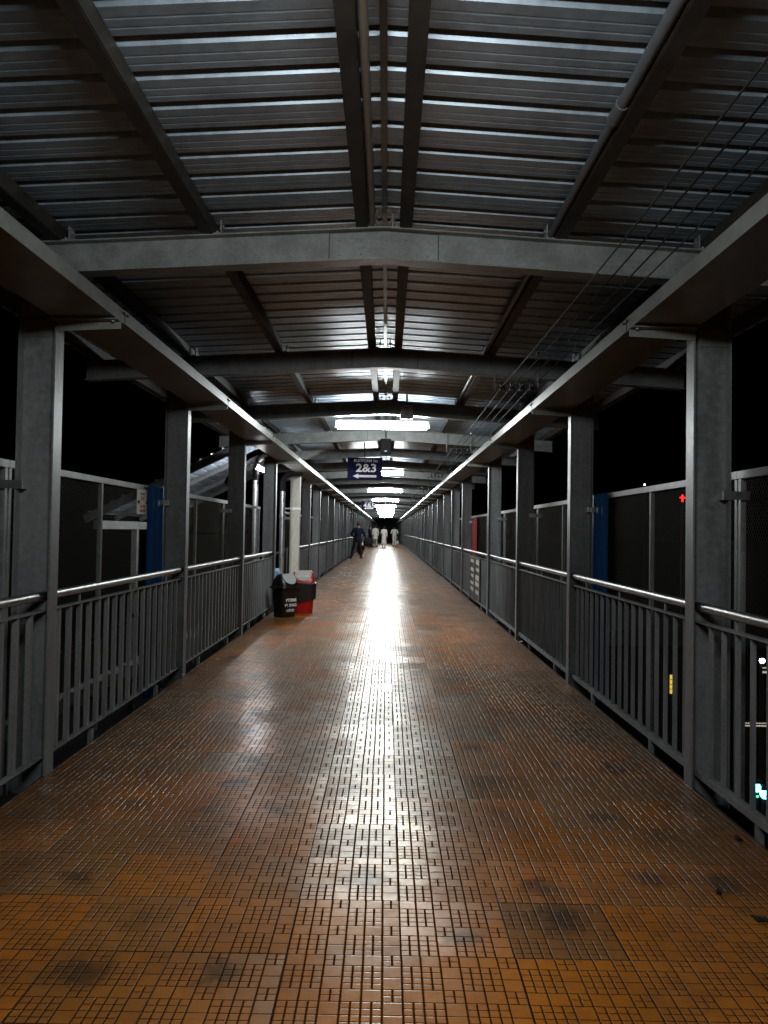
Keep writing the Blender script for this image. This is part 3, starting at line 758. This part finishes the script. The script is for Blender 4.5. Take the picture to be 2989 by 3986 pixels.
# man in navy shirt on the left, feet apart, forearms forward, carrying a bag
person((-1.27, 35.9, 0), R(0), 'person in navy shirt and black trousers standing by the left railing', {
    'pel': (.0, 0, .94), 'sp': (.01, 0, 1.09), 'ch': (.02, .01, 1.27), 'nk': (.03, .02, 1.44), 'hd': (.035, .04, 1.535), 'tp': (.04, .045, 1.63), 'nose': (.04, .14, 1.55), 'earl': (-.05, .035, 1.555), 'earr': (.125, .035, 1.555),
    'shl': (-.165, 0, 1.37), 'shr': (.20, .01, 1.36), 'ell': (-.29, -.02, 1.12), 'wrl': (-.19, .20, 1.02), 'elr': (.31, -.01, 1.12), 'wrr': (.32, .22, 1.06),
    'hpl': (-.09, 0, .90), 'hpr': (.09, 0, .90), 'knl': (-.18, .02, .50), 'anl': (-.27, -.03, .085), 'tol': (-.34, .10, .035), 'knr': (.13, .02, .49), 'anr': (.17, -.02, .085), 'tor': (.22, .13, .035)},
    'shirt', M['navycloth'], M['blackcloth'], .86, .9)
r = empty('duffel_bag', (-.78, 36.15, .55)); tag(r, 'bulky black bag hanging from the hand of the navy shirt person', 'bag')
m = MB(); m.loft([ell(0, 0, 0, .16, .10, 16), ell(0, 0, .03, .20, .13, 16), ell(.0, 0, .20, .21, .135, 16), ell(-.01, 0, .36, .19, .11, 16), ell(-.02, 0, .43, .12, .05, 16)]); m.build('bag_body', M['blackcloth'], r)
m = MB(); m.tube([(-.12, 0, .41), (-.14, 0, .49), (-.08, 0, .53), (0, 0, .50), (.04, 0, .41)], .012, 8); m.build('handle', M['black'], r)
m = MB(); m.tube([(.19, 0, .30), (.26, .02, .22), (.27, .02, .14)], [.02, .03, .02], 8); m.build('strap', M['black'], r)
person((-1.22, 60.0, 0), R(-62), 'person in dark plum shirt leaning at the left railing far away', {
    'wrl': (-.19, .22, 1.0), 'ell': (-.24, .0, 1.12)}, 'shirt', M['plum'], M['navycloth'], .86, .9)
person((-.83, 62.0, 0), R(18), 'person in long white kurta and pale trousers, leftmost of the white trio', {
    'wrl': (-.20, .12, .88), 'knl': (-.10, .08, .50), 'anl': (-.11, .06, .085), 'tol': (-.13, .22, .035)}, 'kurta', M['whitecloth'], M['greycloth'], .60, .95, 1.03)
person((-.12, 61.4, 0), R(4), 'person in white robe to the ankles walking down the middle', {
    'ell': (-.25, -.02, 1.12), 'wrl': (-.14, .20, 1.06), 'knr': (.09, .10, .50), 'anr': (.08, .10, .085), 'tor': (.09, .25, .035), 'anl': (-.09, -.12, .10), 'tol': (-.10, .02, .035)}, 'kurta', M['whitecloth'], M['whitecloth'], .22, .95, .98, bow=.35)
person((.72, 62.6, 0), R(-6), 'person in white shirt and trousers, rightmost, elbows bent, head bowed', {
    'ell': (-.29, -.05, 1.14), 'wrl': (-.17, .18, 1.05), 'elr': (.29, -.05, 1.14), 'wrr': (.20, .18, 1.02), 'knr': (.08, .12, .50), 'anr': (.10, .04, .085), 'tor': (.11, .18, .035), 'anl': (-.08, -.16, .10), 'tol': (-.09, -.02, .035), 'knl': (-.07, .0, .5)}, 'shirt', M['whitecloth'], M['whitecloth'], .78, .8, 1.0, bow=.9)
r = empty('carrier_bag', (1.0, 62.7, .22)); tag(r, 'pale blue plastic bag hanging low beside the rightmost white figure', 'bag')
m = MB(); m.loft([ell(0, 0, 0, .07, .05, 12), ell(0, 0, .05, .12, .08, 12), ell(0, 0, .18, .11, .07, 12), ell(0, 0, .28, .05, .03, 12)]); m.build('bag_body', M['bagpoly'], r)
m = MB(); m.tube([(-.03, 0, .27), (-.05, -.0, .5), (-.08, .0, .70)], .008, 6); m.build('handle', M['bagpoly'], r)
person((-.76, 80.0, 0), R(0), 'person in maroon top and black trousers walking beyond the white trio', None, 'shirt', M['maroon'], M['blackcloth'], .84, .9)
person((.30, 93.0, 0), R(10), 'person in reddish clothes, dim and farthest along the walkway', None, 'kurta', M['maroon'], M['maroon'], .45, .9)
# person sitting on the top stair step, mostly behind the fourth left column
person((-2.0, 13.35, -.492), R(22), 'person in pale blue sitting at the stair top behind the black bin', {
    'pel': (0, -.02, .60), 'sp': (0, -.03, .76), 'ch': (0, .0, .97), 'nk': (0, .06, 1.13), 'hd': (0, .10, 1.21), 'tp': (0, .12, 1.30), 'nose': (0, .21, 1.22), 'earl': (-.085, .11, 1.23), 'earr': (.085, .11, 1.23),
    'shl': (-.17, .01, 1.07), 'shr': (.17, .01, 1.07), 'ell': (-.23, .16, .86), 'elr': (.25, .12, .84), 'wrl': (-.12, .36, .86), 'wrr': (.12, .36, .86),
    'hpl': (-.09, .0, .60), 'hpr': (.09, .0, .60), 'knl': (-.14, .40, .86), 'knr': (.14, .40, .86), 'anl': (-.13, .50, .575), 'anr': (.13, .50, .575), 'tol': (-.14, .65, .525), 'tor': (.14, .65, .525)},
    'shirt', M['paleblue'], M['paleblue'], .50, .9)

# ------------------------------------------------------------------ stair on the left
r = empty('staircase', (-1.72, 13.75, 0)); tag(r, 'concrete stair going down to the left from the walkway opening', 'staircase')
m = MB(); m.box(-.002, -.60, -1.4, 1.35, -.20, -.003)
for k in range(14):
    x = -.602 - .30 * k; m.box(x - .30, x, -1.4, 1.35, -.15 * (k + 1) - .20, -.15 * (k + 1))
m.build('steps', M['concrete'], r)
for yy in (-1.38, 1.25):
    m = MB(); m.tube([(-.12, yy, .95), (-4.9, yy, .95 - 4.78 * .5)], .025, 12); m.build('handrail', M['inox'], r)
    for k in range(8):
        x = -.14 - .6 * k; m = MB(); m.tube([(x, yy, -.15 - .5 * abs(x)), (x, yy, .93 - .5 * (abs(x) - .12))], .016, 8); m.build('post', M['rail'], r)
# its canopy
r = empty('stair_canopy', (-2.5, 14.4, 2.52)); tag(r, 'sloping ribbed canopy over the stairs on the left', 'canopy')
S2 = .49; cosS = math.cos(math.atan(S2))
m = MB(); pr = rib_profile(0, 2.7); ys_ = (-2.0, 2.1)
vs = [(.25 - a * cosS, y, .11 + S2 * (.25 - a * cosS) + b) for y in ys_ for a, b in pr]; n = len(pr)
m.add(vs, [(k, k + 1, n + k + 1, n + k) for k in range(n - 1)]); m.build('roof_sheet', M['sheet'], r)
for q, y in enumerate((-2.0, -.6, .8, 2.0)):
    h_ = .13 if q == 0 else .08
    m = MB(); m.bar((.2, y, .10 - h_ / 2 + S2 * .2), (-2.3, y, .10 - h_ / 2 - S2 * 2.3), .06, h_); m.build('canopy_beam', M['steel'], r)
for xx in (-2.1,):
    zt = -S2 * abs(xx) - .02
    for y in (-.1, 1.9):
        m = MB(); m.box(xx - .05, xx + .05, y - .06, y + .06, -8, zt - .20); m.build('canopy_post', M['gutter'], r)
    m = MB(); m.box(xx - .06, xx + .06, -2.0, 2.0, zt - .1999, zt - .06); m.build('cross_beam', M['gutter'], r)
r = empty('tube_light', (-2.13, 13.45, 2.355)); tag(r, 'glowing tube light under the stair canopy on the left', 'tube light')
m = MB(); m.tube([(0, -.575, 0), (0, .575, 0)], .03, 14); m.build('tube', M['tube2'], r)
m = MB(); m.bbox(-.03, .03, -.61, .61, .032, .075, .004); m.box(-.026, .026, -.61, -.58, -.028, .032); m.box(-.026, .026, .58, .61, -.028, .032); m.build('batten', M['batten'], r)
m = MB(); m.box(-.005, .005, -.3, -.29, .076, .16); m.box(-.005, .005, .29, .3, .076, .16); m.build('hanger', M['rail'], r)
# rain pipes
def arc(p, q, c, n=10): return [((1 - t) ** 2 * p[0] + 2 * t * (1 - t) * c[0] + t * t * q[0], (1 - t) ** 2 * p[1] + 2 * t * (1 - t) * c[1] + t * t * q[1], (1 - t) ** 2 * p[2] + 2 * t * (1 - t) * c[2] + t * t * q[2]) for t in [k / n for k in range(n + 1)]]
def downpipe(x, y, ztop, start, ctrl, label):
    r = empty('rain_pipe', (x, y, ztop)); tag(r, label, 'pipe', 'rain pipes by the stairs')
    m = MB(); m.tube([(0, 0, 0), (0, 0, -7.5)], .052, 16); m.tube([(0, 0, -.62), (0, 0, -.56)], .06, 16); m.build('pipe', M['zinc'], r)
    m = MB(); m.tube([(p[0] - x, p[1] - y, p[2] - ztop) for p in arc(start, (x, y, ztop - .03), ctrl)] + [(0, 0, -.12)], .056, 14); m.build('elbow', M['matt'], r)
downpipe(-2.36, 14.2, 2.27, (-1.69, 11.6, 2.47), (-2.25, 13.4, 2.62), 'silver rain pipe with black elbow rising behind the screen')
downpipe(-1.93, 14.75, 2.16, (-1.58, 14.9, 2.40), (-1.95, 14.75, 2.45), 'silver rain pipe with black elbow next to the cream column')
r = empty('black_hose', (-1.69, 11.35, 2.46)); tag(r, 'thick black hose curving out below the left gutter', 'hose')
m = MB(); m.tube(arc((0, 0, 0), (-.82, 1.0, -.42), (-.45, .6, .10), 14), .045, 12); m.build('hose_length', M['matt'], r)

# ------------------------------------------------------------------ what shows outside, right
def lamp(x, y, z, rad, mat, label, cat='lamp', name='street_lamp', post=True, grp='lamps in the dark yard'):
    r = empty(name, (x, y, -6.3)); tag(r, label, cat, grp)
    m = MB(); m.sphere((0, -.02, z + 6.3), rad, (1, 1, 1), 12); m.build('bulb', mat, r)
    m = MB(); m.tube([(0, .03, 0), (0, .03, z + 6.3 + rad + .05)], .03, 8); m.box(-rad * 1.2, rad * 1.2, -.02 - rad, .06, z + 6.3 + rad * 1.02, z + 6.3 + rad * 1.02 + .03); m.build('post', M['dark'], r)
def at(px, py, Y):       # display pixel of the 1659 wide photograph -> point at depth Y
    dx, dy = px - 836, py - 1146
    x = dx + .016 * dy; y = dy - .016 * dx
    return (x * Y / 1661 + .08, Y, 1.32 - y * Y / 1661)
for (px, py, Y, rad, mat, lab) in ((1641, 1425, 16, .055, 'e_white', 'white lamp beyond the nearest right railing, level with a strip'),
                                   (1625, 1694, 11, .065, 'e_cyan', 'bluish lamp low outside the right railing, the left of the pair'),
                                   (1643, 1708, 11, .07, 'e_cyan', 'bluish lamp low outside the right railing, the right of the pair'),
                                   (1627, 1713, 11, .018, 'e_green', 'tiny green lamp just below the bluish pair on the right'),
                                   (1393, 1047, 60, .06, 'e_white', 'distant white lamp dot just over the right screen rail'),
                                   (285, 1130, 50, .05, 'e_white', 'tiny distant white lamp seen through the left screen'),
                                   (1213.0 / 1, 1306, 40, .04, 'e_white', 'tiny white lamp seen between the right railing bars')):
    x, y, z = at(px, py, Y); lamp(x, y, z, rad, M[mat], lab)
x, y, z = at(1474, 1075, 24)
r = empty('red_signal', (x, y, -6.3)); tag(r, 'small red signal lamp glaring as a cross on a dark mast beyond the right screen', 'sign')
m = MB(); m.box(-.022, .022, -.03, -.01, z + 6.3 - .13, z + 6.3 + .09); m.box(-.085, -.0221, -.03, -.01, z + 6.3 - .02, z + 6.3 + .02); m.box(.0221, .085, -.03, -.01, z + 6.3 - .02, z + 6.3 + .02); m.build('lit_cross', M['e_red'], r)  # cross-shaped glare of the red signal lamp, built as glowing bars
m = MB(); m.tube([(0, .03, 0), (0, .03, z + 6.3 + .1)], .03, 8); m.build('mast', M['dark'], r)
# dark shed with one lit window, strip lights on its platform edge
x, y, z = at(1449, 1476, 20)
r = empty('shed', (x, y, -6.3)); tag(r, 'unlit shed below the bridge with one yellow window', 'building')
m = MB(); m.box(-3.5, 3.0, .03, 5, 0, z + 6.3 + 1.0); m.build('wall', M['dark'], r)
m = MB(); m.prism([(-3.8, z + 6.3 + 1.0), (3.3, z + 6.3 + 1.0), (-.2, z + 6.3 + 1.6)], -.2, 5.2, 'y'); m.build('roof', M['endwall'], r)
m = MB(); m.box(-.055, .055, .0, .028, z + 6.3 - .24, z + 6.3 + .24); w = m.build('window', M['e_yellow'], r)
m = MB(); [m.box(-.06, .06, -.012, -.0005, z + 6.3 + q * .12 - .008, z + 6.3 + q * .12 + .008) for q in (-1, 0, 1)]; m.box(-.006, .006, -.0135, -.0121, z + 6.3 - .24, z + 6.3 + .24); m.build('glazing_bar', M['dark'], w)
for (px0, px1, py, Y, mat, hh, lab) in ((1475, 1600, 1418, 22, 'e_warm', .016, 'thin warm strip light crossing behind the right railing bars'),
                                     (1598, 1720, 1565, 13, 'e_pale', .022, 'pale double strip light low outside the nearest right bay'),
                                     (1642, 1720, 1452, 18, 'e_pale', .05, 'pale strip light under the white lamp on the right')):
    a = at(px0, py, Y); b = at(px1, py + (px1 - px0) * .016, Y)
    r = empty('strip_light', (a[0], a[1], a[2])); tag(r, lab, 'strip light', 'strip lights outside on the right')
    L = b[0] - a[0]
    m = MB(); m.box(0, L, -.01, 0, 0, hh); m.box(0, L, -.01, 0, hh * 2.2, hh * 2.8); m.build('diffuser', M[mat], r)
    m = MB(); m.box(0, L, .001, .04, -.02, hh * 3); m.build('housing', M['dark'], r)
    for xx in (.05, L - .05):
        m = MB(); m.tube([(xx, .06, hh * 2), (xx, .06, -6.3 - a[2])], .025, 8); m.build('post', M['dark'], r)
# scraps on the floor
rng = random.Random(11)
for px, py, mk, sz, lab in ((1587, 1806, 'wire', .030, 'dark dry leaf scrap by the nearest right railing'), (1545, 1919, 'wire', .020, 'small dark scrap on the tiles near the right column foot'),
                            (1632, 1976, 'wire', .034, 'dark torn scrap on the tiles at the right edge, nearest to the viewer'), (1123, 1386, 'paper', .035, 'crumpled white paper under the right railing')):
    dx, dy = px - 836, py - 1146; yy = dy - .016 * dx; Y = 1.32 * 1661 / yy; X = (dx + .016 * dy) * Y / 1661 + .08
    m = MB(); n = 9; top = [(sz * (1 + rng.uniform(-.45, .3)) * math.cos(6.283 * k / n), sz * .6 * (1 + rng.uniform(-.45, .3)) * math.sin(6.283 * k / n), .003 + rng.uniform(0, .012)) for k in range(n)]
    m.loft([[(a * .9, b * .9, .001) for a, b, c in top], top, [(a * .4, b * .4, .010) for a, b, c in top]], True, False)
    o = m.build('litter_scrap', M[mk], None, (X, Y, .0)); o.rotation_euler.z = rng.uniform(0, 3); tag(o, lab, 'litter', 'scraps on the floor')
# far end
m = MB(); m.box(-2.0, 2.0, YEND + 1.02, YEND + 1.2, -.1, 3.3)
tag(m.build('end_wall', M['endwall']), 'dark sheeted wall closing the far end of the walkway', 'wall', None, 'thing')

# ------------------------------------------------------------------ camera, world, render
cam = bpy.data.cameras.new('camera'); co = bpy.data.objects.new('camera', cam); col.objects.link(co)
cam.sensor_fit = 'VERTICAL'; cam.sensor_height = 36; cam.lens = 36 * 1661 / 2212; cam.clip_start = .05; cam.clip_end = 2000
co.matrix_world = Matrix.Translation((.08, 0, 1.32)) @ Matrix.Rotation(.0039, 4, 'Z') @ Matrix.Rotation(R(90) + 40 / 1661, 4, 'X') @ Matrix.Rotation(.016, 4, 'Z')
scene.camera = co
w = bpy.data.worlds.new('World'); scene.world = w; w.use_nodes = True
bg = w.node_tree.nodes['Background']
sky = w.node_tree.nodes.new('ShaderNodeTexSky'); sky.sky_type = 'NISHITA'; sky.sun_disc = False; sky.sun_elevation = R(-8); sky.sun_rotation = R(200)
w.node_tree.links.new(sky.outputs[0], bg.inputs[0]); bg.inputs[1].default_value = .05
vs_ = scene.view_settings; vs_.view_transform = 'Standard'; vs_.look = 'None'; vs_.exposure = 0; vs_.gamma = 1
scene.cycles.use_denoising = True
try: scene.cycles.denoiser = 'OPENIMAGEDENOISE'
except Exception: pass
scene.cycles.sample_clamp_indirect = 4; scene.cycles.max_bounces = 7; scene.cycles.diffuse_bounces = 4; scene.cycles.glossy_bounces = 4
scene.cycles.caustics_reflective = False; scene.cycles.caustics_refractive = False; scene.cycles.blur_glossy = .3
